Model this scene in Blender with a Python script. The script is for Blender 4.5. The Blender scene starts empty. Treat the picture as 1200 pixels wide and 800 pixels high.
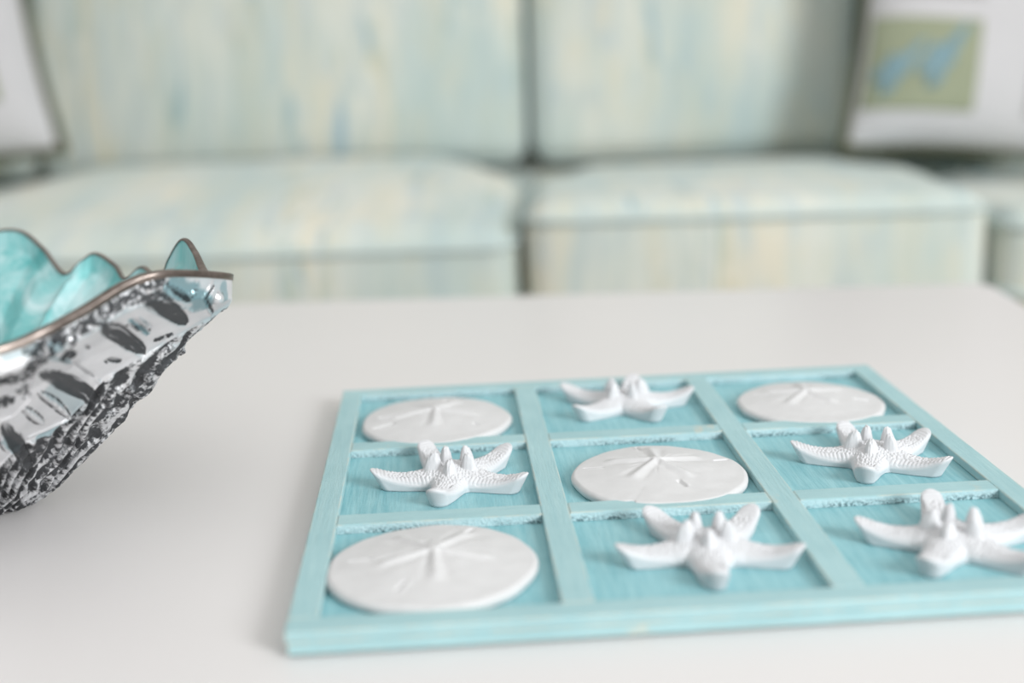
import bpy, math, random
import numpy as np
from mathutils import Matrix, Vector
random.seed(4); rng = np.random.default_rng(7)
PI = math.pi
SC = bpy.context.scene
COL = SC.collection
ZF = 0.4621          # height of the game board's top face
ZT = 0.45            # height of the table top
BS = 0.36            # side of the game board

# ------------------------------------------------------------------ helpers
def link(o, parent=None):
    COL.objects.link(o)
    if parent is not None: o.parent = parent
    return o
def empty(name, loc=(0, 0, 0), rz=0.0):
    o = bpy.data.objects.new(name, None); o.empty_display_size = .02
    o.location = loc; o.rotation_euler = (0, 0, rz)
    return link(o)
def tag(o, label=None, cat=None, group=None, kind=None):
    if label: o['label'] = label
    if cat: o['category'] = cat
    if group: o['group'] = group
    if kind: o['kind'] = kind
    return o
def mesh(name, V, F, mat, parent=None, smooth=True, attrs=None):
    me = bpy.data.meshes.new(name)
    V = np.asarray(V, float)
    me.from_pydata([tuple(v) for v in V.tolist()], [], F if isinstance(F, list) else F.tolist())
    if attrs:
        for k, a in attrs.items():
            at = me.attributes.new(k, 'FLOAT_COLOR', 'POINT')
            c = np.ones((len(V), 4)); c[:, :3] = a
            at.data.foreach_set('color', c.ravel())
    me.materials.append(mat)
    if smooth:
        me.polygons.foreach_set('use_smooth', [True] * len(me.polygons))
    me.update()
    o = bpy.data.objects.new(name, me)
    return link(o, parent)
def gridfaces(nu, nv, closeu=False, off=0, flip=False):
    U = nu if closeu else nu - 1
    i = np.arange(U)[:, None]; j = np.arange(nv - 1)[None, :]
    i2 = (i + 1) % nu
    a = i * nv + j; b = i2 * nv + j; c = i2 * nv + j + 1; d = i * nv + j + 1
    f = np.stack([a, b, c, d], -1).reshape(-1, 4) + off
    return f[:, ::-1] if flip else f
class MB:
    def __init__(s): s.V = []; s.F = []; s.n = 0
    def add(s, V, F):
        V = np.asarray(V, float); s.V.append(V)
        s.F += [[int(k) + s.n for k in f] for f in F]; s.n += len(V)
    def build(s, name, mat, parent=None, smooth=True):
        return mesh(name, np.concatenate(s.V), s.F, mat, parent, smooth)
def smst(x, a, b):
    t = np.clip((x - a) / (b - a), 0, 1); return t * t * (3 - 2 * t)
def rbox(h, r, n=14, crown=(0, 0, 0), waist=None):
    """rounded box, half sizes h, corner radius r, crowned faces"""
    h = np.array(h, float)
    e = np.concatenate([-np.cos(np.linspace(0, PI / 2, 6)) * 0 + np.linspace(-1, -1, 1)])
    mb = MB(); VV = []; FF = []; off = 0
    for ax in range(3):
        for sg in (-1, 1):
            a, b = [(1, 2), (2, 0), (0, 1)][ax]
            def lin(k):
                q = r / h[k]
                th = np.linspace(0, PI / 4, 5)
                ed = q * (1 - np.tan(th[::-1]) )       # 0..q from the edge
                mid = np.linspace(-1 + q, 1 - q, n)
                return np.concatenate([(-1 + ed)[:-1], mid, (1 - ed[::-1])[1:]])
            A, B = np.meshgrid(lin(a), lin(b), indexing='ij')
            P = np.zeros(A.shape + (3,)); P[..., a] = A; P[..., b] = B; P[..., ax] = sg
            Q = P * h; inner = np.clip(Q, -(h - r), h - r); d = Q - inner
            d /= np.maximum(np.linalg.norm(d, axis=-1, keepdims=True), 1e-9)
            X = inner + d * r
            nrm = X / h
            for k in range(3):
                if crown[k]:
                    o1, o2 = [m for m in range(3) if m != k]
                    X[..., k] += crown[k] * np.sign(nrm[..., k]) * np.abs(nrm[..., k]) ** 2 * (1 - np.clip(np.abs(nrm[..., o1]), 0, 1) ** 2.5) * (1 - np.clip(np.abs(nrm[..., o2]), 0, 1) ** 2.5)
            VV.append(X.reshape(-1, 3)); f = gridfaces(*A.shape, flip=(sg < 0)); FF.append(f + off); off += A.size
    V = np.concatenate(VV); F = np.concatenate(FF)
    key = np.round(V, 6); u, inv = np.unique(key, axis=0, return_inverse=True)
    F = inv.reshape(-1)[F]
    return u, [list(dict.fromkeys(f)) for f in F.tolist() if len(set(f)) > 2]
def tube(P, r, seg=10, closed=False):
    P = np.asarray(P, float); n = len(P)
    if closed: T = np.roll(P, -1, 0) - np.roll(P, 1, 0)
    else: T = np.gradient(P, axis=0)
    T /= np.linalg.norm(T, axis=1, keepdims=True)
    up = np.array([0, 0, 1.0]); N = np.cross(T, up)
    bad = np.linalg.norm(N, axis=1) < .2
    N[bad] = np.cross(T[bad], [0, 1, 0]); N /= np.linalg.norm(N, axis=1, keepdims=True)
    B = np.cross(N, T); th = np.linspace(0, 2 * PI, seg, endpoint=False)
    R = np.broadcast_to(np.asarray(r, float), (n,))
    V = P[:, None] + R[:, None, None] * (np.cos(th)[None, :, None] * N[:, None] + np.sin(th)[None, :, None] * B[:, None])
    i = np.arange(n if closed else n - 1)[:, None]; j = np.arange(seg)[None]
    F = np.stack([i * seg + j, i * seg + (j + 1) % seg, (i + 1) % n * seg + (j + 1) % seg, (i + 1) % n * seg + j], -1).reshape(-1, 4).tolist()
    if not closed: F += [list(range(seg))[::-1], [(n - 1) * seg + k for k in range(seg)]]
    return V.reshape(-1, 3), F
def box(x0, x1, y0, y1, z0, z1, bv=0, seg=2):
    h = np.array([x1 - x0, y1 - y0, z1 - z0]) / 2
    c = np.array([x1 + x0, y1 + y0, z1 + z0]) / 2
    if bv: V, F = rbox(h, bv, 2)
    else:
        V = np.array([[i, j, k] for i in (-1, 1) for j in (-1, 1) for k in (-1, 1)]) * h
        F = [[0, 1, 3, 2], [4, 6, 7, 5], [0, 4, 5, 1], [2, 3, 7, 6], [0, 2, 6, 4], [1, 5, 7, 3]]
    return V + c, F
def mod_bevel(o, w, s=2):
    m = o.modifiers.new('bevel', 'BEVEL'); m.width = w; m.segments = s; m.limit_method = 'ANGLE'
# smooth value noise in numpy (deterministic)
_tab = rng.random((64, 64, 64))
def vnoise(P, sc):
    Q = np.asarray(P) * sc; i = np.floor(Q).astype(int); f = Q - i; f = f * f * (3 - 2 * f)
    r = 0
    for dx in (0, 1):
        for dy in (0, 1):
            for dz in (0, 1):
                w = (f[..., 0] if dx else 1 - f[..., 0]) * (f[..., 1] if dy else 1 - f[..., 1]) * (f[..., 2] if dz else 1 - f[..., 2])
                r = r + w * _tab[(i[..., 0] + dx) % 64, (i[..., 1] + dy) % 64, (i[..., 2] + dz) % 64]
    return r
def fbm(P, sc, oc=3):
    r = 0; a = 1; t = 0
    for k in range(oc): r = r + a * vnoise(np.asarray(P) + k * 3.7, sc * 2 ** k); t += a; a *= .5
    return r / t

# ------------------------------------------------------------------ materials
def s2l(c): return tuple((v / 12.92 if v <= .04045 else ((v + .055) / 1.055) ** 2.4) for v in [k / 255 for k in c]) + (1,)
class NT:
    def __init__(s, name, rough=.5, metal=0, spec=.5):
        s.m = bpy.data.materials.new(name); s.m.use_nodes = True; s.t = s.m.node_tree; s.n = s.t.nodes; s.l = s.t.links
        s.b = s.n['Principled BSDF']; s.b.inputs['Roughness'].default_value = rough; s.b.inputs['Metallic'].default_value = metal
        s.b.inputs['Specular IOR Level'].default_value = spec
        s.tc = s.n.new('ShaderNodeTexCoord')
    def put(s, sock, v):
        if isinstance(v, bpy.types.NodeSocket): s.l.new(v, sock)
        else: sock.default_value = v
    def mapping(s, scale=(1, 1, 1), rot=(0, 0, 0), src='Object'):
        n = s.n.new('ShaderNodeMapping'); s.l.new(s.tc.outputs[src], n.inputs[0]); n.inputs['Scale'].default_value = scale; n.inputs['Rotation'].default_value = rot
        return n.outputs[0]
    def noise(s, vec, scale=5, detail=4, rough=.55, dist=0):
        n = s.n.new('ShaderNodeTexNoise'); s.put(n.inputs['Vector'], vec); n.inputs['Scale'].default_value = scale
        n.inputs['Detail'].default_value = detail; n.inputs['Roughness'].default_value = rough; n.inputs['Distortion'].default_value = dist
        return n.outputs[0]
    def ramp(s, v, stops):
        n = s.n.new('ShaderNodeValToRGB'); s.put(n.inputs[0], v); e = n.color_ramp.elements
        e[0].position, e[0].color = stops[0][0], stops[0][1]; e[1].position, e[1].color = stops[-1][0], stops[-1][1]
        for p, c in stops[1:-1]: k = e.new(p); k.color = c
        return n.outputs[0]
    def step(s, v, a, b): return s.ramp(v, [(a, (0, 0, 0, 1)), (b, (1, 1, 1, 1))])
    def mix(s, f, a, b, mode='MIX'):
        n = s.n.new('ShaderNodeMix'); n.data_type = 'RGBA'; n.blend_type = mode
        s.put(n.inputs[0], f); s.put(n.inputs[6], a); s.put(n.inputs[7], b); return n.outputs[2]
    def math(s, op, a, b=0, c=0):
        n = s.n.new('ShaderNodeMath'); n.operation = op; s.put(n.inputs[0], a); s.put(n.inputs[1], b); s.put(n.inputs[2], c); return n.outputs[0]
    def attr(s, name):
        n = s.n.new('ShaderNodeAttribute'); n.attribute_name = name; x = s.n.new('ShaderNodeSeparateColor'); s.l.new(n.outputs['Color'], x.inputs[0])
        return x.outputs
    def sep(s, v):
        x = s.n.new('ShaderNodeSeparateXYZ'); s.l.new(v, x.inputs[0]); return x.outputs
    def bump(s, h, dist, strength=1):
        n = s.n.new('ShaderNodeBump'); s.put(n.inputs['Height'], h); n.inputs['Distance'].default_value = dist; n.inputs['Strength'].default_value = strength
        s.l.new(n.outputs[0], s.b.inputs['Normal']); return n.outputs[0]
    def color(s, v): s.put(s.b.inputs['Base Color'], v)
    def rough(s, v): s.put(s.b.inputs['Roughness'], v)
def g(v): return (v, v, v, 1)

def plaster_mat(name, base, dirt=0.0):
    t = NT(name, .55, 0, .35)
    n = t.noise(t.mapping(), 120, 4)
    c = t.mix(t.step(n, .35, .75), s2l(base), s2l([k + 5 for k in base]))
    t.color(c); t.bump(t.noise(t.mapping(), 1500, 3), .00008, .6); return t.m
def paint_mat(name, hi, lo, wear=True, grain='x', dark=0.0):
    """chalky turquoise paint over pale wood, rubbed through at the arrises"""
    t = NT(name, .62, 0, .3)
    sc = {'x': (4, 60, 60), 'y': (60, 4, 60)}[grain]
    n1 = t.noise(t.mapping(sc), 6, 5, .6)
    n2 = t.noise(t.mapping(), 22, 4, .6)
    c = t.mix(t.step(n1, .3, .72), s2l(lo), s2l(hi))
    c = t.mix(t.math('MULTIPLY', t.step(n2, .42, .75), .45), c, s2l([min(255, k + 14) for k in hi]))
    fine = t.noise(t.mapping(), 420, 3, .6)
    spots = t.step(fine, .69, .74)
    c = t.mix(t.math('MULTIPLY', spots, .35), c, s2l((86, 140, 150)))
    if wear:
        bv = t.n.new('ShaderNodeBevel'); bv.samples = 6; bv.inputs['Radius'].default_value = .0016
        geo = t.n.new('ShaderNodeNewGeometry')
        d = t.n.new('ShaderNodeVectorMath'); d.operation = 'DOT_PRODUCT'
        t.l.new(bv.outputs[0], d.inputs[0]); t.l.new(geo.outputs['Normal'], d.inputs[1])
        e = t.step(d.outputs['Value'], .995, .90)
        e = t.ramp(d.outputs['Value'], [(.90, g(1)), (.992, g(0))])
        wn = t.noise(t.mapping((1, 1, 1)), 55, 5, .65)
        w = t.math('MULTIPLY', e, t.step(wn, .42, .54))
        c = t.mix(t.math('MULTIPLY', w, .8), c, s2l((226, 205, 180)))
        pn = t.noise(t.mapping((1, .35, 1)), 38, 4, .6)
        c = t.mix(t.math('MULTIPLY', t.step(pn, .67, .75), .6), c, s2l((214, 200, 178)))
    t.color(c)
    h = t.math('ADD', t.noise(t.mapping(sc), 14, 4, .6), t.math('MULTIPLY', fine, .5))
    t.bump(h, .0006, .6); return t.m

M_top = paint_mat('turquoise_paint', (168, 201, 203), (153, 191, 195), True, 'x')
M_topy = paint_mat('turquoise_paint_cross', (168, 201, 203), (153, 191, 195), True, 'y')
M_floor_paint = paint_mat('turquoise_panel_paint', (154, 199, 204), (122, 177, 185), False, 'y')
M_plaster = plaster_mat('white_resin', (210, 211, 213))
M_dollar = plaster_mat('white_ceramic', (209, 209, 209))

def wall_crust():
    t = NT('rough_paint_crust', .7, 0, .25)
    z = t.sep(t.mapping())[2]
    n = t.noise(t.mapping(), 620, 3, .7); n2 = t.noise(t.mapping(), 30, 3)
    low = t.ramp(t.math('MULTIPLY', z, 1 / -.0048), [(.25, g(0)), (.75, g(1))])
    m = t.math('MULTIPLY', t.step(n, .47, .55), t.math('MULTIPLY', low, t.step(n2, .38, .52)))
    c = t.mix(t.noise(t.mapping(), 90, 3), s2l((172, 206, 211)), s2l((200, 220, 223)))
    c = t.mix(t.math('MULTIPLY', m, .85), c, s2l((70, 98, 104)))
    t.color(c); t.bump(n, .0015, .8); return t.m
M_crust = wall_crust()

def table_mat():
    t = NT('white_lacquer', .32, 0, .4)
    n = t.noise(t.mapping(), 3, 3)
    t.color(t.mix(n, s2l((219, 216, 214)), s2l((225, 222, 221))))
    t.rough(t.math('MULTIPLY_ADD', t.noise(t.mapping(), 40, 3), .08, .28)); return t.m
M_table = table_mat()

def fabric_mat():
    t = NT('ikat_fabric', .9, 0, .15)
    nz = lambda sc, s, off: t.noise(t.mapping(sc), s, 3, .55, .3)
    oi = t.n.new('ShaderNodeObjectInfo')
    def mp(sc, rot=(0, 0, 0), k=40.0):
        ad = t.n.new('ShaderNodeVectorMath'); ad.operation = 'ADD'; t.l.new(t.mapping(sc, rot), ad.inputs[0])
        cb = t.n.new('ShaderNodeCombineXYZ'); m = t.math('MULTIPLY', oi.outputs['Random'], k)
        for q in range(3): t.l.new(m, cb.inputs[q])
        t.l.new(cb.outputs[0], ad.inputs[1]); return ad.outputs[0]
    a = t.noise(mp((20, 4, 4)), 1.0, 2, .5, .5)
    b = t.noise(mp((30, 6, 6), (0, .05, 0), 31), 1.13, 2, .5, .7)
    c2 = t.noise(mp((22, 5, 5.3), (0, -.04, .02), 57), 1.31, 2, .5, .6)
    d = t.noise(mp((64, 7, 7), (0, 0, 0), 23), 1.7, 2, .5)
    big = t.noise(mp((5, 3, 3), (0, 0, 0), 13), 1.0, 1, .5)
    col = t.mix(t.step(a, .38, .60), s2l((206, 213, 206)), s2l((178, 200, 200)))
    col = t.mix(t.math('MULTIPLY', t.step(b, .50, .62), .85), col, s2l((140, 176, 192)))
    col = t.mix(t.math('MULTIPLY', t.step(c2, .50, .62), .7), col, s2l((212, 204, 174)))
    col = t.mix(t.math('MULTIPLY', t.step(d, .52, .66), .65), col, s2l((170, 188, 174)))
    col = t.mix(t.math('MULTIPLY', t.step(a, .38, .28), .5), col, s2l((232, 228, 214)))
    col = t.mix(t.math('MULTIPLY', t.step(big, .38, .60), .38), col, s2l((150, 184, 186)))
    yarn = t.noise(t.mapping((900, 60, 60)), 1, 2)
    col = t.mix(t.math('MULTIPLY', yarn, .12), col, s2l((235, 238, 232)))
    t.color(col); t.bump(yarn, .001, .4)
    t.b.inputs['Sheen Weight'].default_value = .15
    return t.m
M_fabric = fabric_mat()
def simple(name, c, rough=.5, metal=0, spec=.5, nsc=30, dv=6, bump=0, bsc=200):
    t = NT(name, rough, metal, spec)
    t.color(t.mix(t.noise(t.mapping(), nsc, 4), s2l([max(0, k - dv) for k in c]), s2l([min(255, k + dv) for k in c])))
    if bump: t.bump(t.noise(t.mapping(), bsc, 3), bump, .5)
    return t.m
M_piping = simple('fabric_piping', (190, 204, 202), .9, 0, .1, 25, 14)
M_linen = simple('white_linen', (204, 203, 205), .9, 0, .1, 14, 5, .0008, 300)
M_green = simple('sage_green_applique', (156, 162, 138), .9, 0, .1, 18, 12, .0006, 300)
M_olive_shade = simple('shade_olive_piping', (92, 94, 76), .9, 0, .1, 30, 10)  # dark olive paints the shaded side of the pillows into the edge colour
M_grey = simple('pale_grey_applique', (184, 182, 180), .9, 0, .1, 20, 8)
M_blue = simple('blue_embroidery', (128, 156, 164), .85, 0, .2, 40, 20)
M_wall = simple('white_wall_paint', (228, 228, 224), .8, 0, .2)
M_wood = simple('pale_oak', (170, 150, 128), .5, 0, .4, 6, 18)

M_gap_shade = simple('gap_shadow_grey', (120, 122, 124), .95, 0, .1)  # dark grey standing for the shadow under the board
# ------------------------------------------------------------------ game board
board = empty('tic_tac_toe_board', (0, 0, ZF))
tag(board, 'square turquoise distressed wooden noughts and crosses board lying on the white table', 'game board')
b_, m_ = .0130, .0140
c_ = (BS - 2 * b_ - 2 * m_) / 3
G = [0, b_, b_ + c_, b_ + c_ + m_, b_ + 2 * c_ + m_, b_ + 2 * c_ + 2 * m_, b_ + 3 * c_ + 2 * m_, BS]
ZR = -.0048
def rail(name, boxes, mat):
    mb = MB()
    for q in boxes: mb.add(*box(*q))
    o = mb.build(name, mat, board, smooth=False); mod_bevel(o, .0006, 2); return o
e = .00003
rail('frame_rail', [(0, BS, 0, b_, ZR, 0)], M_top)
rail('frame_rail', [(0, BS, BS - b_, BS, ZR, 0)], M_top)
rail('frame_rail', [(0, b_, b_ + e, BS - b_ - e, ZR, -e)], M_topy)
rail('frame_rail', [(BS - b_, BS, b_ + e, BS - b_ - e, ZR, -e)], M_topy)
for k in (2, 4):
    rail('divider_slat', [(G[k], G[k + 1], b_ + e, BS - b_ - e, ZR, -e)], M_topy)
for k in (2, 4):
    rail('divider_slat', [(G[i] + e, G[i + 1] - e, G[k], G[k + 1], ZR, -2 * e) for i in (1, 3, 5)], M_top)
# rough paint crust on the camera-side faces of the rails behind every cell
for k, nm in ((2, 1), (4, 3), (6, 5)):
    nx, nz = 400, 10; VV = MB()
    for i in (1, 3, 5):
        X, Z = np.meshgrid(np.linspace(G[i] + .0002, G[i + 1] - .0002, nx), np.linspace(ZR, -.0006, nz), indexing='ij')
        P = np.stack([X, 0 * X + G[k], Z], -1)
        t_ = (Z - ZR) / (-ZR)
        P[..., 1] -= .0001 + .0006 * fbm(P, 900, 2) * (1 - t_) * smst(t_, -.2, .5) + .0001 * (1 - t_)
        VV.add(P.reshape(-1, 3), gridfaces(nx, nz, flip=False).tolist())
    VV.build('paint_crust', M_crust, board)
# back panel: a grid with brush marks, plus its edge
n = 220
X, Y = np.meshgrid(np.linspace(.001, BS - .001, n), np.linspace(.001, BS - .001, n), indexing='ij')
P = np.stack([X, Y, 0 * X], -1)
P[..., 2] = ZR - .0001 + .00025 * (fbm(P * [1, .12, 1], 400, 3) - .5) * ((X > b_) & (X < BS - b_) & (Y > b_) & (Y < BS - b_))
mb = MB(); mb.add(P.reshape(-1, 3), gridfaces(n, n).tolist())
pan = mb.build('back_panel', M_floor_paint, board)
ed = MB(); ed.add(*box(.0006, BS - .0006, .0006, BS - .0006, -.0109, ZR - .0003))
o = ed.build('base_board', M_top, board, smooth=False); mod_bevel(o, .0007, 2)
ft = MB(); ft.add(*box(.004, BS - .004, .004, BS - .004, -.0121, -.0108)); ft.build('shadow_gap_base', M_gap_shade, board, smooth=False)  # inset sub-base added to give the dark shadow line under the board

# ------------------------------------------------------------------ sand dollars
def ang(a): return (a + PI) % (2 * PI) - PI
def sand_dollar(cx, cy, R, rot, slots, label, seed, hole=None, apex=(0, .16), irr=.03):
    r_ = np.random.default_rng(seed); na, nr = 360, 80
    A = np.linspace(0, 2 * PI, na, endpoint=False)
    ph = r_.random(6) * 6.28
    Rb = R * (1 + irr * (.5 * np.cos(2 * A + ph[0]) + .3 * np.cos(3 * A + ph[1]) + .25 * np.cos(5 * A + ph[2]) + .12 * np.cos(9 * A + ph[3]) + .08 * np.cos(14 * A + ph[4])))
    if seed == 3: Rb = Rb - .0016 * smst(np.abs(ang(A - math.radians(-117))), .10, .02) * (ang(A - math.radians(-117)) < .02)
    s = np.linspace(0, 1, nr) ** .8
    AA, S = np.meshgrid(A, s, indexing='ij')
    X = Rb[:, None] * S * np.cos(AA); Y = Rb[:, None] * S * np.sin(AA)
    th = .0050
    Z = th + .0016 * (1 - S ** 2)
    ax, ay = apex[0] * R, apex[1] * R
    dx, dy = X - ax, Y - ay; Z += .0034 * np.clip(1 - np.hypot(dx, dy) / (.95 * R), 0, 1) ** 1.25; rr = np.hypot(dx, dy); aa = np.arctan2(dy, dx)
    for k in range(5):
        a0 = rot + k * 2 * PI / 5; L = R * (.60 + .08 * r_.random())
        u = dx * math.cos(a0) + dy * math.sin(a0); v = -dx * math.sin(a0) + dy * math.cos(a0)
        w = .0013 + .0018 * np.clip(u / L, 0, 1)
        body = smst(u, -.001, .003) * (1 - smst(u, L * .75, L))
        Z += .0011 * body * np.exp(-(v / w) ** 2) - .0003 * body * np.exp(-((np.abs(v) - 2.1 * w) / (w * .8)) ** 2)
        # fine radiating creases between the petals
        for q in range(4):
            a1 = a0 + (q - 1.5) * .2 + PI / 5 * 1.0
            u1 = dx * math.cos(a1) + dy * math.sin(a1); v1 = -dx * math.sin(a1) + dy * math.cos(a1)
            L1 = R * (.25 + .25 * r_.random())
            Z -= .00022 * smst(u1, .006, .012) * (1 - smst(u1, L1 * .6, L1)) * np.exp(-(v1 / .0008) ** 2)
    Z += .0005 * np.exp(-(rr / .004) ** 2)
    for (sa, sr, sl, swid) in slots:
        a0 = math.radians(sa); u = X * math.cos(a0) + Y * math.sin(a0) - sr * R; v = -X * math.sin(a0) + Y * math.cos(a0)
        Z -= .0014 * np.exp(-(v / swid) ** 2) * (1 - smst(np.abs(u), sl * .6, sl))
        Z += .0004 * np.exp(-((v - 2 * swid) / swid) ** 2) * (1 - smst(np.abs(u), sl * .6, sl))
    if hole:
        Z -= .0022 * np.exp(-(((X - hole[0] * R) / .0016) ** 2 + ((Y - hole[1] * R) / .0011) ** 2))
    Pn = np.stack([X, Y, 0 * X + seed], -1)
    Z += .0005 * (fbm(Pn, 90, 2) - .5)
    # rounded rim
    rim = np.clip((S - .955) / .045, 0, 1); Z -= .0014 * rim ** 2
    V = np.stack([X, Y, Z], -1)
    ring = []
    for q, (zz, sc) in enumerate([(.0030, 1.004), (.0016, 1.0), (.0004, .985), (0.0, .965)]):
        ring.append(np.stack([Rb * sc * np.cos(A), Rb * sc * np.sin(A), 0 * A + zz], -1))
    V = np.concatenate([V, np.stack(ring, 1)], 1)
    nv = nr + 4
    F = gridfaces(na, nv, True).tolist()
    VV = V.reshape(-1, 3); VV[:, :2] += 0
    F.append([i * nv + nv - 1 for i in range(na)])
    o = mesh('sand_dollar', VV, F, M_dollar)
    o.location = (cx, cy, ZF + ZR + .0001 )
    tag(o, label, 'sand dollar', 'white sand dollar playing pieces'); return o
sand_dollar(.0625, .2835, .0470, math.radians(-92), [(-38, .66, .003, .0008), (172, .62, .008, .0018), (202, .72, .008, .0020), (80, .8, .006, .001)],
            'white sand dollar in the back left corner cell of the turquoise board', 1)
sand_dollar(.2975, .2800, .0450, math.radians(-130), [(-10, .7, .006, .0009), (150, .7, .006, .0008)],
            'white sand dollar in the back right corner cell of the turquoise board', 2, apex=(-.02, .2))
sand_dollar(.1820, .1640, .0463, math.radians(-128), [(163, .77, .0065, .0006), (20, .84, .0055, .0006), (-69, .50, .0048, .0010), (98, .84, .005, .0007)],
            'white sand dollar in the centre cell with a small notch at its near edge', 3, apex=(.0, .2))
sand_dollar(.0605, .0610, .0475, math.radians(-88), [(-118, .6, .0055, .0009), (62, .8, .005, .0009), (172, .7, .006, .0008)],
            'large white sand dollar in the front left cell with a tiny dark hole', 4, hole=(-.08, .38), apex=(.02, .12))

# ------------------------------------------------------------------ starfish
def starfish(cx, cy, rot, Ls, label, seed, kn):
    r_ = np.random.default_rng(seed)
    rot = math.radians(rot); na = 5 * 144; nr = 100
    # angular samples packed towards the arm axes
    q = np.linspace(-1, 1, 145)[:-1]; ph = np.sign(q) * np.abs(q) ** 1.5 * (PI / 5)
    A = np.concatenate([k * 2 * PI / 5 + ph for k in range(5)])
    arm = np.repeat(np.arange(5), 144)
    phi = np.tile(ph, 5); L = np.array(Ls)[arm]
    w0, w1 = .0126, .0055
    def W(u, L):
        w = w0 - (w0 - w1) * np.clip(u / (L - w1), -1, 1) ** .85 if False else w0 - (w0 - w1) * np.clip(u / (L - w1), 0, 1) ** .8
        tt = np.clip((u - (L - w1)) / w1, 0, 1); return w * np.sqrt(np.maximum(1 - tt ** 2, 0)) - (u > L) * 1
    lo = np.zeros_like(A); hi = L.copy() * 1.2
    for it in range(40):
        mid = (lo + hi) / 2; ok = np.abs(mid * np.sin(phi)) <= W(mid * np.cos(phi), L)
        lo = np.where(ok, mid, lo); hi = np.where(ok, hi, mid)
    Rb = lo
    # round the armpits
    va = np.abs(phi) / (PI / 5)
    ker = np.hanning(15)[1:-1]; ker /= ker.sum(); h_ = len(ker) // 2
    Rs = np.convolve(np.concatenate([Rb[-h_:], Rb, Rb[:h_]]), ker, 'valid'); wv = smst(va, .35, .7)
    Rb = Rb * (1 - wv) + Rs * wv + .0012 * smst(va, .5, 1.0)
    s = np.linspace(0, 1, nr) ** .92
    r = Rb[:, None] * s[None]; PH = phi[:, None] + 0 * r; LL = L[:, None] + 0 * r
    u = r * np.cos(PH); v = r * np.sin(PH); S = s[None] + 0 * r
    w = np.maximum(W(np.minimum(u, LL - .0003), LL), .0012)
    vn = np.clip(np.abs(v) / np.maximum(w, .002), 0, 1); vn = np.maximum(vn * (u > .012), S * (u <= .012) * 1.0) if False else np.maximum(S ** 2, vn * smst(u, .004, .02))
    vn = np.clip(vn, 0, 1)
    un = u / LL
    bend = (r_.random(5) - .5) * .006; bend = bend[arm][:, None]
    Z = .0032 + .0004 * un + .0088 * np.clip(un, 0, 1) ** 4.2
    Z += .0048 * (1 - vn ** 2.0) ** .85 * (1 - .50 * smst(un, .25, .8))
    Z += .0034 * np.exp(-(r / .013) ** 2)
    Xc = r * np.cos(A[:, None]); Yc = r * np.sin(A[:, None])
    for k in range(5):
        a0 = k * 2 * PI / 5; kr, kh, kw, lean = kn[k]
        kx, ky = kr * math.cos(a0), kr * math.sin(a0)
        uu = (Xc - kx) * math.cos(a0) + (Yc - ky) * math.sin(a0); vv = -(Xc - kx) * math.sin(a0) + (Yc - ky) * math.cos(a0)
        uu = np.where(uu > 0, uu * .62, uu)
        d = np.hypot(uu, vv) / kw
        Z += kh * np.clip(1 - d ** 2.5, 0, 1)
    knobm = 0
    # ribs on the flanks, beads on the back
    rib = smst(vn, .5, .68) * (1 - smst(vn, .93, 1.0)) * smst(u, .011, .016) * (1 - smst(un, .93, 1))
    wl = .00215
    Z += .00075 * rib * np.abs(np.sin(PI * (u / wl + vn * .5))) ** .7
    bead = (1 - smst(vn, .55, .75) * smst(u, .011, .016)) * (1 - smst(un, .90, 1.0))
    cs = .00165
    gx, gy = np.floor(Xc / cs).astype(int), np.floor(Yc / cs).astype(int); dmin = np.full(Xc.shape, 9.)
    tab = r_.random((64, 64, 3))
    for i in (-1, 0, 1):
        for j in (-1, 0, 1):
            tt = tab[(gx + i) % 64, (gy + j) % 64]
            px_ = (gx + i + .15 + .7 * tt[..., 0]) * cs; py_ = (gy + j + .15 + .7 * tt[..., 1]) * cs
            dmin = np.minimum(dmin, np.hypot(Xc - px_, Yc - py_) / (cs * (.42 + .2 * tt[..., 2])))
    Z += .00065 * bead * np.clip(1 - dmin ** 2, 0, 1)
    Z -= .0005 * np.exp(-((S - .965) / .018) ** 2) * smst(u, .01, .02)   # groove above the smooth side wall
    Z -= .0012 * np.clip((S - .975) / .025, 0, 1) ** 2
    # bend arms sideways a little; tips flare outward, base stays back
    def place(u_, v_, z_):
        vb = v_ + bend * smst(u_ / LL[:, :1], .38, 1.1)
        ak = (arm * 2 * PI / 5)[:, None]
        return np.stack([u_ * np.cos(ak) - vb * np.sin(ak), u_ * np.sin(ak) + vb * np.cos(ak), z_], -1)
    V = place(u, v, Z)
    ue, ve = u[:, -1:], v[:, -1:]; ze = Z[:, -1:]; ne = np.clip(ue / L[:, None], 0, 1)
    rings = []
    for f in (.85, .6, .35, .12, 0):
        back = (1 - f) * .0058 * smst(ne, .55, 1.0)
        uu = ue - back; vv = ve * (1 - (1 - f) * .12)
        rings.append(place(uu, vv, ze * f))
    V = np.concatenate([V] + rings, 1); nv = V.shape[1]
    F = gridfaces(na, nv, True).tolist(); F.append([i * nv + nv - 1 for i in range(na)])
    P = V.reshape(-1, 3).copy(); cr, sr = math.cos(rot), math.sin(rot)
    P[:, :2] = np.stack([P[:, 0] * cr - P[:, 1] * sr, P[:, 0] * sr + P[:, 1] * cr], -1)
    o = mesh('starfish', P, F, M_plaster)
    o.location = (cx, cy, ZF + ZR + .0001)
    tag(o, label, 'starfish', 'white starfish playing pieces'); return o
K = [(.0085, .0058, .0036, 0), (.0090, .0080, .0034, 0), (.0095, .0086, .0035, 0), (.0090, .0084, .0035, 0), (.0100, .0084, .0040, 0)]
starfish(.0720, .1790, -102, [.042, .045, .044, .047, .045], 'white starfish beneath the back left sand dollar, left cell of the middle row', 11, K)
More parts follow.
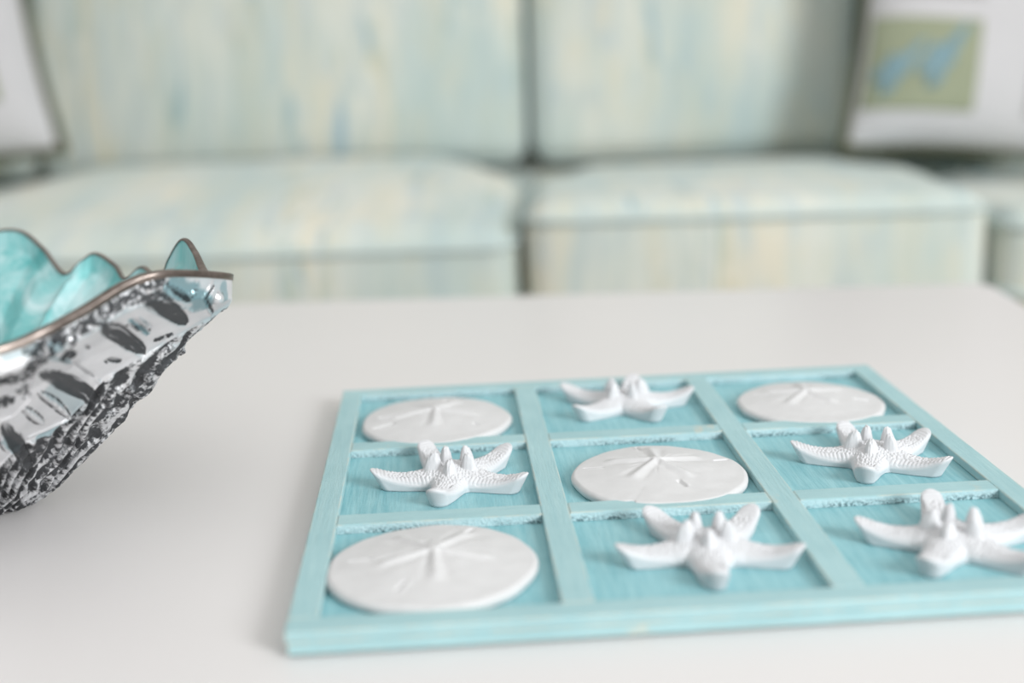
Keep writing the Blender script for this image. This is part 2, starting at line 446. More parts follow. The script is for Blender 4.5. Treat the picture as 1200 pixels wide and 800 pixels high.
starfish(.1835, .3030, -140, [.045, .043, .045, .041, .046], 'white starfish in the back row between two sand dollars', 12, K[2:] + K[:2])
starfish(.3030, .1760, -118, [.041, .044, .043, .043, .045], 'white starfish in the right-hand cell of the middle row on the board', 13, K)
starfish(.1875, .0635, -98, [.044, .045, .044, .044, .045], 'white starfish in the front row middle cell, one arm towards the near edge', 14, K)
starfish(.3005, .0555, -130, [.043, .045, .046, .048, .045], 'white starfish in the front right cell, cut by the picture edge', 15, K)

# ------------------------------------------------------------------ bowl
BC = np.array([-.245, .205])
RIM = np.array([
 (-.0360, .170, .1175), (-.0400, .157, .1210), (-.0491, .145, .1245), (-.0623, .130, .1276), (-.0765, .120, .1248), (-.0934, .105, .1165), (-.1092, .090, .1103), (-.1255, .080, .1057),
 (-.165, .058, .102), (-.220, .042, .112), (-.285, .045, .124), (-.345, .060, .112), (-.400, .095, .122), (-.440, .150, .108), (-.450, .215, .128), (-.425, .280, .108),
 (-.395, .330, .122), (-.350, .362, .100), (-.300, .385, .122), (-.262, .375, .100), (-.2350, .385, .112), (-.2088, .382, .1153), (-.1880, .365, .105), (-.1682, .338, .0925), (-.1560, .340, .1005), (-.1470, .338, .1045), (-.1330, .325, .099),
 (-.1220, .304, .0935), (-.1100, .300, .1010), (-.1010, .284, .098), (-.0920, .268, .0975), (-.0840, .256, .112), (-.0725, .243, .1255), (-.0640, .228, .1215), (-.0530, .200, .1135), (-.0410, .183, .1150)])
def catmull(P, n, closed=True):
    m = len(P); out = []
    for k in range(n):
        x = k / n * m; i = int(x); t = x - i
        p0, p1, p2, p3 = P[(i - 1) % m], P[i % m], P[(i + 1) % m], P[(i + 2) % m]
        out.append(.5 * (2 * p1 + (p2 - p0) * t + (2 * p0 - 5 * p1 + 4 * p2 - p3) * t * t + (3 * p1 - p0 - 3 * p2 + p3) * t ** 3))
    return np.array(out)
ZB = ZT - ZF     # table level relative to the board top
PROF = np.array([(0, 0, 0), (.12, .13, .02), (.25, .26, .115), (.45, .46, .32), (.65, .645, .525), (.82, .81, .735), (.91, .93, .845), (.95, .99, .9), (1, 1, 1)])
def bowl_surface(a_idx, T, rim, inner=False):
    """a_idx: rim point positions (N,3); T: (M,) parameter 0 foot .. 1 rim; returns N,M,3"""
    d = rim[:, :2] - BC; an = np.arctan2(d[:, 1] / .17, d[:, 0] / .2)
    foot = BC + np.stack([.066 * np.cos(an), .022 * np.sin(an)], -1)
    H = np.interp(T, PROF[:, 0], PROF[:, 1]); Zf = np.interp(T, PROF[:, 0], PROF[:, 2])
    XY = foot[:, None] + (rim[:, None, :2] - foot[:, None]) * H[None, :, None]
    Z = ZB + (rim[:, None, 2] - ZB) * Zf[None]
    return np.concatenate([XY, Z[..., None]], -1)
bowl = empty('seashell_bowl', (BC[0], BC[1], ZT))
tag(bowl, 'silver cast metal bowl with fish relief, wavy rim and glossy teal inside, beside the board', 'bowl')

def rim_at(x):
    m = len(RIM); i = np.floor(x).astype(int) % m; t = (x - np.floor(x))[:, None]
    p0, p1, p2, p3 = RIM[(i - 1) % m], RIM[i % m], RIM[(i + 1) % m], RIM[(i + 2) % m]
    return .5 * (2 * p1 + (p2 - p0) * t + (2 * p0 - 5 * p1 + 4 * p2 - p3) * t * t + (3 * p1 - p0 - 3 * p2 + p3) * t ** 3)
def build_bowl():
    # finer sampling on the near and right-hand side
    m = len(RIM)
    ts = np.concatenate([np.linspace(0, 9, 760, endpoint=False), np.linspace(9, 20, 260, endpoint=False), np.linspace(20, m, 420, endpoint=False)])
    rim = rim_at(ts); N = len(ts)
    T = np.linspace(0, 1, 240)
    O = bowl_surface(None, T, rim)
    # normals for relief
    du = np.roll(O, -1, 0) - np.roll(O, 1, 0); dv = np.gradient(O, axis=1)
    nn = np.cross(du, dv); nn /= np.maximum(np.linalg.norm(nn, axis=-1, keepdims=True), 1e-12)
    sgn = np.sign((nn[..., :2] * (O[..., :2] - BC)).sum(-1).mean()); nn *= sgn
    disp, mask = bowl_relief(ts[:, None] + 0 * T[None], T[None] + 0 * ts[:, None], O)
    O2 = O + nn * disp[..., None]
    O2[..., 2] = np.maximum(O2[..., 2], ZB + .0002)
    off = np.array([BC[0], BC[1], ZB]); nt = len(T)
    F = gridfaces(N, nt, True, flip=(sgn < 0)).tolist(); F.append([i * nt for i in range(N)][::-1])
    mesh('outer_shell', (O2 - off).reshape(-1, 3), F, M_bowl_out, bowl, attrs={'patina': mask.reshape(-1, 3)})
    # rim band
    tan = np.roll(rim, -1, 0) - np.roll(rim, 1, 0); tan /= np.linalg.norm(tan, axis=1, keepdims=True)
    outw = np.stack([rim[:, 0] - BC[0], rim[:, 1] - BC[1], 0 * ts], -1); outw /= np.linalg.norm(outw, axis=1, keepdims=True)
    outw = outw - tan * (outw * tan).sum(1, keepdims=True); outw /= np.linalg.norm(outw, axis=1, keepdims=True)
    up = np.cross(outw, tan); up *= np.sign(up[:, 2:3])
    thk = (.0020 + .0022 * (1 - smst(rim[:, 1], .18, .24)))
    prof = [(.0004 + 0 * thk, -.0028), (.0007 + 0 * thk, 0), (.0002 + 0 * thk, .0006), (-.0006 + 0 * thk, .0009), (-thk + .0006, .0009), (-thk - .0002, .0006), (-thk - .0005, 0), (-thk - .0005, -.0006)]
    B = np.stack([rim + outw * a[:, None] + up * b for a, b in prof], 1)
    mesh('polished_rim', (B - off).reshape(-1, 3), gridfaces(N, len(prof), True, flip=(sgn > 0)), M_rim, bowl)
    # enamel inside
    rim_in = rim - outw * thk[:, None]
    Ti = np.linspace(0.02, 1, 120)
    I = bowl_surface(None, Ti, rim_in)
    fl = fbm(np.stack([ts, 0 * ts, 0 * ts], -1), .9, 2)
    # the valleys of the rim run down the inside as soft ribs
    zr = rim[:, 2]; zs = (zr - np.convolve(np.concatenate([zr[-60:], zr, zr[:60]]), np.ones(121) / 121, 'valid'))
    rib = np.clip(-zs / .008, -1, 1)[:, None] * np.sin(np.clip(Ti, 0, 1) * PI * .5)[None] * .006
    inw = -outw
    I = I + inw[:, None] * (np.maximum(rib, -.0035) + .0048)[..., None] * (1 - smst(Ti, .93, 1.0))[None, :, None]
    I[..., 2] += .0050 * (1 - smst(Ti, .55, 1.0))[None]
    ni = len(Ti)
    F = gridfaces(N, ni, True, flip=(sgn > 0)).tolist(); F.append([i * ni for i in range(N)])
    mesh('enamel_lining', (I - off).reshape(-1, 3), F, M_enamel, bowl)

def ell(A, T, a0, t0, la, lt, rot, O=None):
    """elliptical coordinates on the shell: returns (radius, along, across)"""
    da = (A - a0) * .0185; dt = (T - t0) * .155
    c, s = math.cos(rot), math.sin(rot)
    u = (da * c + dt * s) / la; v = (-da * s + dt * c) / lt
    return np.hypot(u, v), u, v
FEAT = []
def bowl_relief(A, T, O):
    n1 = fbm(O, 260, 3); n2 = fbm(O, 700, 2); n0 = fbm(O, 60, 2)
    disp = np.zeros_like(A); dark = np.zeros_like(A); teal = np.zeros_like(A); rough = np.zeros_like(A)
    ok = (A[:, 0] < 9.5) | (A[:, 0] > len(RIM) - 2.5)
    def pt(a, t):
        return bowl_surface(None, np.array([t]), rim_at(np.array([a % len(RIM)])))[0, 0]
    def stroke(pts, hw, taper=True):
        """distance field (1 inside .. 0 outside) of a stroke drawn on the shell, with the coordinate along it"""
        W = [pt(*p) for p in pts]; best = np.full(A.shape, 9.); along = np.zeros_like(A); n = len(W) - 1; side = np.zeros_like(A)
        for k in range(n):
            d = W[k + 1] - W[k]; L2 = d @ d
            q = np.clip(((O - W[k]) @ d) / L2, 0, 1); e = np.linalg.norm(O - (W[k] + q[..., None] * d), axis=-1)
            al = (k + q) / n
            w = hw * (np.sqrt(np.clip(1 - (2 * al - 1) ** 2, 0, 1)) * .85 + .15) if taper else hw
            e = e / w; m = e < best; best = np.where(m, e, best); along = np.where(m, al, along)
        return best, along
    P = lambda x: np.clip(x, 0, 1)
    # dark fluted lower half
    xb = np.array([p[0] for p in BOUND]); tb_ = np.array([p[1] for p in BOUND])
    Aw = np.where(A > len(RIM) / 2 + 8, A - len(RIM), A)
    bt = np.interp(Aw, xb, tb_) + .012 * (n0 - .5) * 4
    low = smst(bt - T, -.008, .012)
    arc = np.concatenate([[0], np.cumsum(np.linalg.norm(np.diff(O[:, 160], axis=0), axis=1))])[:, None]
    c_ = arc + .010 * (n0 - .5); warp = np.stack([c_, .035 * T, 0 * T], -1)
    nl = fbm(warp, 420, 3); nm = fbm(warp + 9, 160, 2)
    flute = np.sin(c_ / .0105 * 2 * PI + 6 * (n0 - .5)); fade = smst(T, .02, .15)
    flute = np.sign(flute) * np.abs(flute) ** .7
    disp += low * fade * (.0015 * flute + .0022 * (nm - .5) + .0012 * (nl - .5) + .0016 * (n1 - .5) + .0006 * (n2 - .5))
    dark += low * P(.66 - .26 * flute + 1.3 * (nl - .5) + 1.3 * (n1 - .5) + 1.1 * (n2 - .5)); rough += low * .5
    lip = np.exp(-((T - bt) / .012) ** 2); disp += .0010 * lip; dark += .3 * lip * (n2 > .5)
    rough += .10
    # gentle facets on the plates
    disp += (1 - low) * .0012 * (n0 - .5)
    for pts, hw, dk, rg in ZONES:
        d, al = stroke(pts, hw, False); d = d + 1.6 * (n1 - .5) + .5 * (n2 - .5); m = (1 - smst(d, .75, 1.05)) * (1 - low)
        disp += m * (.0032 * (n2 - .5) + .0016 * (n1 - .5)); dark = np.maximum(dark, m * P(dk + .12 + 2.6 * (n2 - .5) + 1.2 * (n1 - .5))); rough = np.maximum(rough, m * rg)
    for pts, hw, tl in TEALS:
        d, al = stroke(pts, hw, False); m = 1 - smst(d + .9 * (n1 - .5), .7, 1.1); teal = np.maximum(teal, m * tl * (1 - low * .6))
    for pts, hw, st in DARKS:
        d, al = stroke(pts, hw); W0 = pt(*pts[0]); W1 = pt(*pts[-1]); ax = (W1 - W0) / np.linalg.norm(W1 - W0)
        # brushed along the stroke: noise stretched along the axis
        u = (O - W0) @ ax; Q = (O - W0) - u[..., None] * ax; B = Q * 1.0 + ax * (u * .06)[..., None]
        br = vnoise(B + 2, 1500) * .6 + vnoise(B + 5, 700) * .4
        edge = d + (br - .5) * .9 * (1 - al) ** .7
        m = 1 - smst(edge, .80, 1.0)
        disp -= m * (.0006 + .0005 * (br - .5)) * st; dark = np.where(m > .02, np.maximum(dark * (1 - m), m * P(1.05 + 1.7 * (br - .5) - .28 * (1 - al)) * st), dark); rough = rough * (1 - m) + m * .12
    for pts, hw in FISH:
        d, al = stroke(pts, hw); m = 1 - smst(d, .6, .9); o = (1 - smst(d, 1.2, 1.6)) * smst(d, .7, .95)
        disp += m * (.0014 * (1 - P(d) ** 2) + .0003 * np.sin(al * 2 * PI * 6)); dark = dark * (1 - m); dark = np.maximum(dark, o * P(.9 + 2 * (n2 - .5))); dark += m * .22 * (np.sin(al * 2 * PI * 6) > .55)
    for pts, hw in RIDGES:
        d, al = stroke(pts, hw, False); m = np.exp(-(d) ** 2); disp += .0012 * m; dark = dark * (1 - .8 * m)
    for (a, t), r_, h_, dk in BUMPS:
        d = np.linalg.norm(O - pt(a, t), axis=-1) / r_; disp += h_ * P(1 - d ** 2); m = 1 - smst(d, .8, 1.1); o = np.exp(-((d - 1.1) / .15) ** 2)
        dark = dark * (1 - m) + m * dk + .5 * o
    z = (1 - smst(T, .965, .99)); disp *= z
    disp = np.where(ok[:, None], disp, disp * .8)
    return disp, np.stack([P(dark), P(teal), P(rough)], -1)

def bowl_mats():
    t = NT('cast_aluminium', .3, 1)
    p = t.attr('patina')
    n = t.noise(t.mapping(), 60, 4, .6); fine = t.noise(t.mapping(), 700, 3, .7)
    base = t.mix(n, s2l((208, 210, 213)), s2l((250, 250, 252)))
    base = t.mix(t.math('MULTIPLY', p[1], .9), base, s2l((132, 170, 178)))
    dk = t.math('ADD', p[0], t.math('MULTIPLY', t.math('SUBTRACT', fine, .5), t.math('MULTIPLY', p[2], 2.2)))
    dk = t.step(dk, .22, .70)
    c = t.mix(t.math('MULTIPLY', dk, .93), base, s2l((34, 37, 41)))
    t.color(c)
    t.rough(t.math('MULTIPLY_ADD', p[2], .18, t.math('MULTIPLY_ADD', dk, .22, .26)))
    t.put(t.b.inputs['Metallic'], t.math('MULTIPLY_ADD', dk, -.25, .68))
    t.bump(t.math('MULTIPLY', fine, p[2]), .0012, .7)
    r = NT('burnished_rim_metal', .28, 1)
    n = r.noise(r.mapping((1, 1, 1)), 70, 4, .7)
    r.color(r.mix(r.step(n, .3, .7), s2l((102, 93, 87)), s2l((150, 139, 132))))
    e = NT('teal_enamel', .38, 0, .5)
    e.b.inputs['Coat Weight'].default_value = .4; e.b.inputs['Coat Roughness'].default_value = .15
    n1 = e.noise(e.mapping((14, 14, 5), (0, .5, .3)), 1.6, 4, .55, 1.2)
    n2 = e.noise(e.mapping((22, 22, 6), (.2, .4, .2)), 1.1, 4, .6, .8)
    c = e.mix(e.step(n1, .36, .62), s2l((78, 168, 168)), s2l((140, 206, 206)))
    c = e.mix(e.math('MULTIPLY', e.step(n2, .47, .66), .85), c, s2l((204, 228, 230)))  # whitish streaks: highlights painted into the enamel colour
    e.color(c)
    return t.m, r.m, e.m
M_bowl_out, M_rim, M_enamel = bowl_mats()
# features on the shell: (position along the rim, height up the side), half width
BOUND = [(-30, 0.937), (-0.158, 0.937), (0.662, 0.882), (1.083, 0.845), (1.653, 0.794), (2.524, 0.752), (3.184, 0.707), (3.575, 0.647), (3.835, 0.584), (4.365, 0.556), (5.166, 0.569), (5.666, 0.536), (5.987, 0.486), (12, 0.486), (20, 0.6)]
ZONES = [([(6.517, 0.977), (5.877, 0.977), (5.016, 0.975)], 0.0024, 0.55, 0.6), ([(5.126, 0.972), (4.535, 0.975), (4.015, 0.972), (3.054, 0.982)], 0.00437, 0.78, 0.75), ([(5.736, 0.987), (5.186, 0.895)], 0.00437, 0.85, 0.75), ([(5.216, 0.972), (5.356, 0.955)], 0.00306, 0.6, 0.7), ([(7.058, 0.927), (6.497, 0.905), (5.997, 0.96)], 0.00656, 0.68, 0.8), ([(6.907, 0.82), (6.637, 0.812)], 0.00568, 0.85, 0.7), ([(6.267, 0.847), (5.987, 0.807)], 0.00393, 0.4, 0.6), ([(1.993, 0.825), (1.593, 0.84)], 0.00175, 0.8, 0.7), ([(2.904, 0.361), (4.766, 0.358), (5.716, 0.356)], 0.00393, 0.6, 0.8), ([(3.685, 0.905), (2.714, 0.862)], 0.00306, 0.22, 0.4)]
TEALS = [([(2.644, 0.97), (2.063, 0.957), (1.523, 0.935)], 0.00612, 0.95), ([(0.752, 0.975), (0.632, 0.95)], 0.00306, 0.7), ([(5.786, 0.965), (5.676, 0.955)], 0.00306, 0.7), ([(6.887, 0.985), (6.257, 0.975)], 0.00393, 0.55), ([(5.176, 0.777), (3.465, 0.614)], 0.00481, 0.5), ([(3.735, 0.917), (2.534, 0.845)], 0.00131, 1.0), ([(4.826, 0.559), (3.795, 0.576)], 0.00218, 0.8), ([(6.277, 0.637), (5.496, 0.534)], 0.00262, 0.7), ([(5.796, 0.937), (5.066, 0.867)], 0.00175, 0.6), ([(3.014, 0.96), (2.113, 0.922)], 0.00131, 0.6)]
DARKS = [([(3.725, 0.98), (2.924, 0.94), (1.333, 0.872)], 0.00612, 1), ([(4.726, 0.965), (3.505, 0.855), (2.163, 0.784)], 0.00568, 1), ([(5.847, 0.885), (4.405, 0.732), (2.874, 0.632)], 0.00568, 1), ([(6.537, 0.714), (5.636, 0.576), (4.415, 0.391)], 0.00437, 1), ([(3.525, 0.784), (2.794, 0.759)], 0.00197, 1), ([(2.814, 0.975), (2.113, 0.942)], 0.0024, 1), ([(4.866, 0.912), (3.364, 0.764)], 0.00157, 1), ([(4.976, 0.862), (3.655, 0.727)], 0.00218, 0.45), ([(3.745, 0.922), (2.484, 0.842)], 0.00109, 0.5), ([(1.233, 0.977), (1.673, 0.95), (0.462, 0.912)], 0.00157, 1)]
FISH = [([(5.586, 0.792), (4.916, 0.714), (3.845, 0.591)], 0.0021), ([(5.937, 0.754), (4.896, 0.624)], 0.0021), ([(3.515, 0.917), (2.654, 0.867)], 0.00087), ([(6.557, 0.669), (5.917, 0.559)], 0.00175), ([(2.224, 0.957), (1.943, 0.965)], 0.00131)]
RIDGES = [([(5.947, 0.965), (6.057, 0.92), (6.007, 0.862), (5.756, 0.779), (6.217, 0.732), (6.687, 0.734)], 0.0007), ([(5.957, 0.96), (5.076, 0.87), (3.304, 0.704)], 0.00066), ([(5.256, 0.586), (4.475, 0.581), (3.815, 0.586)], 0.0007), ([(2.954, 0.977), (4.015, 0.967), (4.155, 0.96)], 0.00061), ([(1.313, 0.982), (1.743, 0.95), (0.522, 0.907)], 0.00061), ([(2.774, 0.957), (1.613, 0.91)], 0.00052)]
BUMPS = [((1.973, 0.98), 0.0014, 0.0012, 0), ((0.992, 0.95), 0.0035, 0.0022, 0.18), ((-0.168, 0.789), 0.00306, 0.002, 0.6), ((1.263, 0.709), 0.00393, 0.003, 0.6), ((1.803, 0.664), 0.0035, 0.003, 0.6), ((2.214, 0.619), 0.0035, 0.002, 0.6)]
# end of features
build_bowl()

# ------------------------------------------------------------------ coffee table
ROT = math.radians(-5.3)
tb = empty('coffee_table', (.575, .664, 0), ROT)
tag(tb, 'white lacquered coffee table with rounded corners in front of the sofa', 'coffee table')
V, F = rbox((.72, .50, .019), .012, 20)
# round the plan corners
V[:, 0] = np.where(np.abs(V[:, 0]) > .70, V[:, 0], V[:, 0])
def round_slab(hx, hy, z0, z1, rc, ev=.003, n=12):
    pts = []
    for cx, cy, a0 in ((hx - rc, hy - rc, 0), (-hx + rc, hy - rc, PI / 2), (-hx + rc, -hy + rc, PI), (hx - rc, -hy + rc, 1.5 * PI)):
        for k in range(n + 1): a = a0 + k / n * PI / 2; pts.append((cx + rc * math.cos(a), cy + rc * math.sin(a), math.cos(a), math.sin(a)))
    rings = [(z0, -.0), (z1 - ev, 0), (z1 - ev * .3, -ev * .3), (z1, -ev)]
    VV = [(x + o * nx, y + o * ny, z) for (x, y, nx, ny) in pts for (z, o) in rings]
    F = gridfaces(len(pts), 4, True).tolist(); F.append([i * 4 + 3 for i in range(len(pts))]); F.append([i * 4 for i in range(len(pts))][::-1])
    return VV, F
HX, HY = .62, .44
mb = MB(); V, F = round_slab(HX, HY, ZT - .035, ZT, .022); V = np.array(V) + [-HX, -HY, 0]; mb.add(V, F); mb.build('tabletop', M_table, tb, smooth=False)
mb = MB(); mb.add(*box(-2 * HX + .05, -.05, -2 * HY + .05, -2 * HY + .07, ZT - .10, ZT - .035)); mb.add(*box(-2 * HX + .05, -.05, -.07, -.05, ZT - .10, ZT - .035))
mb.add(*box(-2 * HX + .05, -2 * HX + .07, -2 * HY + .07, -.07, ZT - .10, ZT - .035)); mb.add(*box(-.07, -.05, -2 * HY + .07, -.07, ZT - .10, ZT - .035))
mb.build('apron', M_table, tb, smooth=False)
for lx in (-2 * HX + .06, -.06):
    for ly in (-2 * HY + .06, -.06):
        mb = MB(); mb.add(*box(lx - .025, lx + .025, ly - .025, ly + .025, 0, ZT - .036, .004)); mb.build('leg', M_table, tb)

# ------------------------------------------------------------------ sofa  (local frame: x along the seat, y away from the camera)
SO = np.array([.165, 1.055])      # seam between the left and middle cushions, at the seat front
def sloc(x, y, z):
    c, s = math.cos(ROT), math.sin(ROT); return (SO[0] + x * c - y * s, SO[1] + x * s + y * c, z)
CW = .60
sofa = empty('sofa', sloc(0, 0, 0), ROT)
tag(sofa, 'three-seat sofa in blurred pastel blue, green and cream streaked fabric behind the table', 'sofa')
XL, XR = -1.43, 1.16
mb = MB(); mb.add(*box(XL, XR, .03, 1.05, .10, .325, .02)); mb.build('seat_base', M_fabric, sofa)
mb = MB(); mb.add(*box(XL, XR, .89, 1.06, .30, .88, .04)); mb.build('back_frame', M_fabric, sofa)
mb = MB(); mb.add(*box(XL, XR, .665, .90, .32, .452, .015)); mb.build('back_deck', M_fabric, sofa)
for x0 in (XL - .19, XR):
    mb = MB(); mb.add(*box(x0, x0 + .19, .0, 1.04, .10, .62, .05)); mb.build('armrest', M_fabric, sofa)
for lx in (XL - .1, XR + .1):
    for ly in (.08, .95):
        V, F = tube([(lx, ly, 0), (lx, ly, .11)], [.018, .028], 14); mesh('leg', V, F, M_wood, sofa)
def welt(hx, hy, z, rc, r=.0055, plane='xy', crown=0):
    pts = []
    n = 8
    for cx, cy, a0 in ((hx - rc, hy - rc, 0), (-hx + rc, hy - rc, PI / 2), (-hx + rc, -hy + rc, PI), (hx - rc, -hy + rc, 1.5 * PI)):
        for k in range(n + 1): a = a0 + k / n * PI / 2; pts.append((cx + rc * math.cos(a), cy + rc * math.sin(a)))
    P = np.array(pts); out = []
    for i in range(len(P)):
        a, b = P[i], P[(i + 1) % len(P)]
        k = max(1, int(np.linalg.norm(b - a) / .03))
        for j in range(k): out.append(a + (b - a) * j / k)
    out = np.array(out)
    return np.c_[out, np.full(len(out), z)]
def seat_cushion(i, x0, x1, zw, ztop, label, tilt=0, fwd=0):
    hx, hy = (x1 - x0) / 2, .280
    zb = .335; h = (zw - zb) / 2
    t = empty('seat_cushion', sloc((x0 + x1) / 2, hy - fwd, zb), ROT)
    V, F = rbox((hx, hy, h + .012), .035, 26, crown=(.004, .010, 0))
    V[:, 2] += h + .0
    top = V[:, 2] > h
    xn, yn = np.abs(V[:, 0] / hx), np.abs(V[:, 1] / hy)
    V[:, 2] += np.where(top, (ztop - zw - .012) * (1 - np.clip(xn, 0, 1) ** 3.5) * (1 - np.clip(yn, 0, 1) ** 4) * np.clip((V[:, 2] - h) / h, 0, 1), 0)
    V[:, 2] += .004
    V[:, 2] += .006 * (fbm(V + i, 6, 2) - .5) * top
    V[:, 2] -= .034 * smst(xn, .62, 1.0) * smst(V[:, 1] / hy, .1, 1) * top
    V[:, 2] += tilt * V[:, 1] / hy * np.clip(V[:, 2] / (2 * h), 0, 1)
    mesh('cushion_body', V, F, M_fabric, t)
    P = welt(hx + .0, hy + .003, 2 * h - .004, .035); P[:, 1] += -.006 * (P[:, 1] < 0) * (1 - (P[:, 0] / hx) ** 2).clip(0)
    P[:, 2] += tilt * P[:, 1] / hy - .034 * smst(np.abs(P[:, 0]) / hx, .62, 1.0) * smst(P[:, 1] / hy, .1, 1)
    V, F = tube(P, .0046, 8, True); mesh('piping', V, F, M_piping, t)
    P2 = P.copy(); P2[:, 2] = .025
    V, F = tube(P2, .0058, 8, True); mesh('piping', V, F, M_piping, t)
    tag(t, label, 'sofa cushion', 'sofa seat cushions')
seat_cushion(0, -.823, -.007, .458, .492, 'left of the two large sofa seat cushions, behind the metal bowl', .018)
seat_cushion(1, .007, .562, .464, .480, 'middle sofa seat cushion, right of the dark seam, behind the turquoise board', -.006)
seat_cushion(2, .578, 1.14, .438, .444, 'sofa seat cushion at the right picture edge, under the pillow with the blue motif', -.008)
seat_cushion(3, -1.41, -.838, .438, .452, 'sofa seat cushion at the far left picture edge, under the left pillow', .012)
def back_cushion(i, x0, x1, label):
    hx, hz, hy = (x1 - x0) / 2, .255, .075
    t = empty('back_cushion', sloc((x0 + x1) / 2, .672, .462), ROT); t.rotation_euler = (math.radians(-9), 0, ROT)
    V, F = rbox((hx, hy, hz), .035, 26, crown=(.002, .030, .0))
    V[:, 2] += hz; V[:, 1] += .004 * (fbm(V + 3 * i, 7, 2) - .5)
    mesh('cushion_body', V, F, M_fabric, t)
    P = welt(hx - .004, hz - .004, 0, .035); P = np.c_[P[:, 0], np.full(len(P), -hy + .022), P[:, 1] + hz]
    V, F = tube(P, .0055, 8, True); mesh('piping', V, F, M_piping, t)
    tag(t, label, 'sofa cushion', 'sofa back cushions')
back_cushion(0, -.823, -.007, 'left of the two large sofa back cushions, between the left pillow and the dark seam')
back_cushion(1, .007, .530, 'middle sofa back cushion, right of the dark vertical seam')
back_cushion(2, .590, 1.14, 'sofa back cushion at the right picture edge, behind the pillow with the blue motif')
back_cushion(3, -1.41, -.838, 'sofa back cushion at the far left picture edge, behind the left pillow')

# ------------------------------------------------------------------ throw pillows
def pillow(loc, rx, ry, rz, hw, label, patches):
    t = empty('throw_pillow', loc); t.rotation_mode = 'XYZ'; t.rotation_euler = (rx, ry, rz)
    # pillow stands in its own xz plane, face towards -y, base at z = 0
    def surf(X, Z, side):
        xn, zn = X / hw, Z / hw
        th = .070 * ((1 - xn ** 4).clip(0) * (1 - zn ** 4).clip(0)) ** .55
        pin = .93 + .07 * (np.abs(xn * zn)) ** 1.2
        fx = 1 - .07 * (1 - zn ** 2) * np.abs(xn) ** 3; fz = 1 - .07 * (1 - xn ** 2) * np.abs(zn) ** 3
        return np.stack([X * fx, side * th, Z * fz + hw], -1)
    n = 44; s = np.sin(np.linspace(-PI / 2, PI / 2, n)) * hw
    X, Z = np.meshgrid(s, s, indexing='ij')
    mb = MB(); mb.add(surf(X, Z, -1).reshape(-1, 3), gridfaces(n, n).tolist()); mb.add(surf(X, Z, 1).reshape(-1, 3), gridfaces(n, n, flip=True).tolist())
    mb.build('pillow_cover', M_linen, t)
    q = np.concatenate([np.c_[s, 0 * s - hw], np.c_[0 * s + hw, s][1:], np.c_[s[::-1], 0 * s + hw][1:], np.c_[0 * s - hw, s[::-1]][1:-1]])
    P = surf(q[:, 0], q[:, 1], 0)
    V, F = tube(P, .0095, 10, True); mesh('piping', V, F, M_olive_shade, t)  # thick dark edge cord, stands for the pillow side in shade
    for nm, mat, x0, x1, z0, z1, off in patches:
        m = 24; X, Z = np.meshgrid(np.linspace(x0, x1, m), np.linspace(z0, z1, m), indexing='ij')
        A = surf(X * hw, Z * hw, -1); A[..., 1] -= off
        mb = MB(); mb.add(A.reshape(-1, 3), gridfaces(m, m).tolist())
        o = mb.build(nm, mat, t)
        so = o.modifiers.new('thick', 'SOLIDIFY'); so.thickness = .0015; so.offset = 0
    tag(t, label, 'pillow', 'patchwork throw pillows')
    return t, surf
def motif(t, surf, hw, cx, cz, sc, rot):
    """a blue embroidered sea-creature shape: body, fins and tail as one outline"""
    outl = []
    for k in range(64):
        a = k / 64 * 2 * PI
        r = 1 + .28 * math.cos(3 * a + .4) + .16 * math.cos(5 * a) + .1 * math.cos(9 * a)
        outl.append((r * math.cos(a) * 1.0, r * math.sin(a) * .46))
    P = []
    c, s = math.cos(rot), math.sin(rot)
    for f in (0, .35, .7, 1):
        for x, y in outl: P.append((cx + sc * f * (x * c - y * s), cz + sc * f * (x * s + y * c)))
    P = np.array(P); A = surf(P[:, 0] * hw, P[:, 1] * hw, -1); A[:, 1] -= .0032
    F = []
    for r in range(3):
        for k in range(64): F.append([r * 64 + k, (r + 1) * 64 + k, (r + 1) * 64 + (k + 1) % 64, r * 64 + (k + 1) % 64])
    o = mesh('embroidered_motif', A, F, M_blue, t); so = o.modifiers.new('thick', 'SOLIDIFY'); so.thickness = .0015; so.offset = 0
PATR = [('green_patch', M_green, -.96, -.20, -.74, -.10, .0018), ('grey_patch', M_grey, -.80, -.20, .06, .80, .0018), ('grey_patch', M_grey, .16, .86, -.74, -.10, .0018), ('green_patch', M_green, .16, .86, .06, .80, .0018)]
pr, sf = pillow(sloc(.678, .400, .478), math.radians(-12), math.radians(6), ROT - .05, .208, 'white pillow with green patch and blue motif at the right picture edge', PATR)
motif(pr, sf, .208, -.76, -.46, .19, .85); motif(pr, sf, .208, -.46, -.38, .20, 1.0)
PATL = [('green_patch', M_green, .0, .72, -.62, .60, .0018), ('grey_patch', M_grey, -.80, -.10, -.62, .60, .0018)]
pl_, sf = pillow(sloc(-.885, .345, .510), math.radians(-12), math.radians(-8), ROT + .15, .20, 'white-bordered pillow at the left picture edge of the sofa', PATL)
motif(pl_, sf, .20, .35, 0, .24, 1.0)

# ------------------------------------------------------------------ room
def plane(name, pts, mat):
    o = mesh(name, pts, [[0, 1, 2, 3]], mat, smooth=False); o['kind'] = 'structure'; return o
V, F = box(-3.5, 3.5, -3.2, 2.4, -.05, 0); tag(mesh('floor', V, F, M_wood, smooth=False), kind='structure')
V, F = box(-3.5, 3.5, 2.4, 2.5, 0, 2.6); tag(mesh('wall_back', V, F, M_wall, smooth=False), kind='structure')

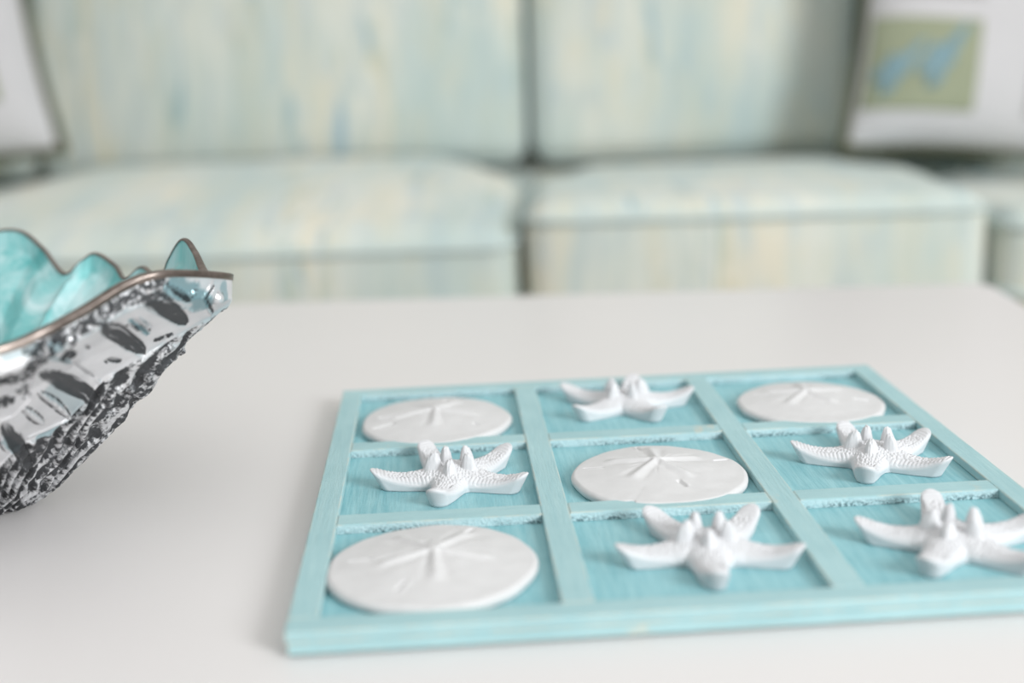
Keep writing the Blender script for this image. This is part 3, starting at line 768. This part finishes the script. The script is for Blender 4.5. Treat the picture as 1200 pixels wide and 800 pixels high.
# ------------------------------------------------------------------ light
w = bpy.data.worlds.new('daylight'); SC.world = w; w.use_nodes = True
bg = w.node_tree.nodes['Background']; bg.inputs[0].default_value = (1.0, .988, .972, 1); wn = w.node_tree; tcw = wn.nodes.new('ShaderNodeTexCoord'); sx = wn.nodes.new('ShaderNodeSeparateXYZ'); mr = wn.nodes.new('ShaderNodeMapRange')
wn.links.new(tcw.outputs['Generated'], sx.inputs[0]); wn.links.new(sx.outputs[2], mr.inputs[0])
mr.inputs[1].default_value = -.1; mr.inputs[2].default_value = .9; mr.inputs[3].default_value = .34; mr.inputs[4].default_value = .92
wn.links.new(mr.outputs[0], bg.inputs[1])
def area(name, loc, tgt, sx, sy, power, col=(1, 1, 1)):
    l = bpy.data.lights.new(name, 'AREA'); l.shape = 'RECTANGLE'; l.size = sx; l.size_y = sy; l.energy = power; l.color = col
    o = bpy.data.objects.new(name, l); o.location = loc
    o.rotation_euler = (Vector(tgt) - Vector(loc)).to_track_quat('-Z', 'Y').to_euler(); link(o)
area('window_daylight', (1.95, -2.0, 1.65), (.1, .5, .45), 1.1, 1.0, 90, (.955, .98, 1.0))

# ------------------------------------------------------------------ camera
f_, pit, yaw, rol = 1518.7, .2418, .0502, -.0363
fw = np.array([math.sin(yaw) * math.cos(pit), math.cos(yaw) * math.cos(pit), -math.sin(pit)])
rt = np.array([math.cos(yaw), -math.sin(yaw), 0]); up = np.cross(rt, fw)
R1 = math.cos(rol) * rt + math.sin(rol) * up; U1 = -math.sin(rol) * rt + math.cos(rol) * up
cam = bpy.data.cameras.new('camera'); cam.sensor_width = 36; cam.lens = f_ / 1200 * 36; cam.clip_start = .01
co = bpy.data.objects.new('camera', cam)
co.matrix_world = Matrix(((R1[0], U1[0], -fw[0], .0728), (R1[1], U1[1], -fw[1], -.4889), (R1[2], U1[2], -fw[2], ZF + .2381), (0, 0, 0, 1)))
link(co); SC.camera = co
cam.dof.use_dof = True; cam.dof.focus_distance = .695; cam.dof.aperture_fstop = 2.6

SC.view_settings.view_transform = 'Standard'; SC.view_settings.look = 'None'
SC.view_settings.exposure = 0; SC.view_settings.gamma = 1; SC.view_settings.use_curve_mapping = False
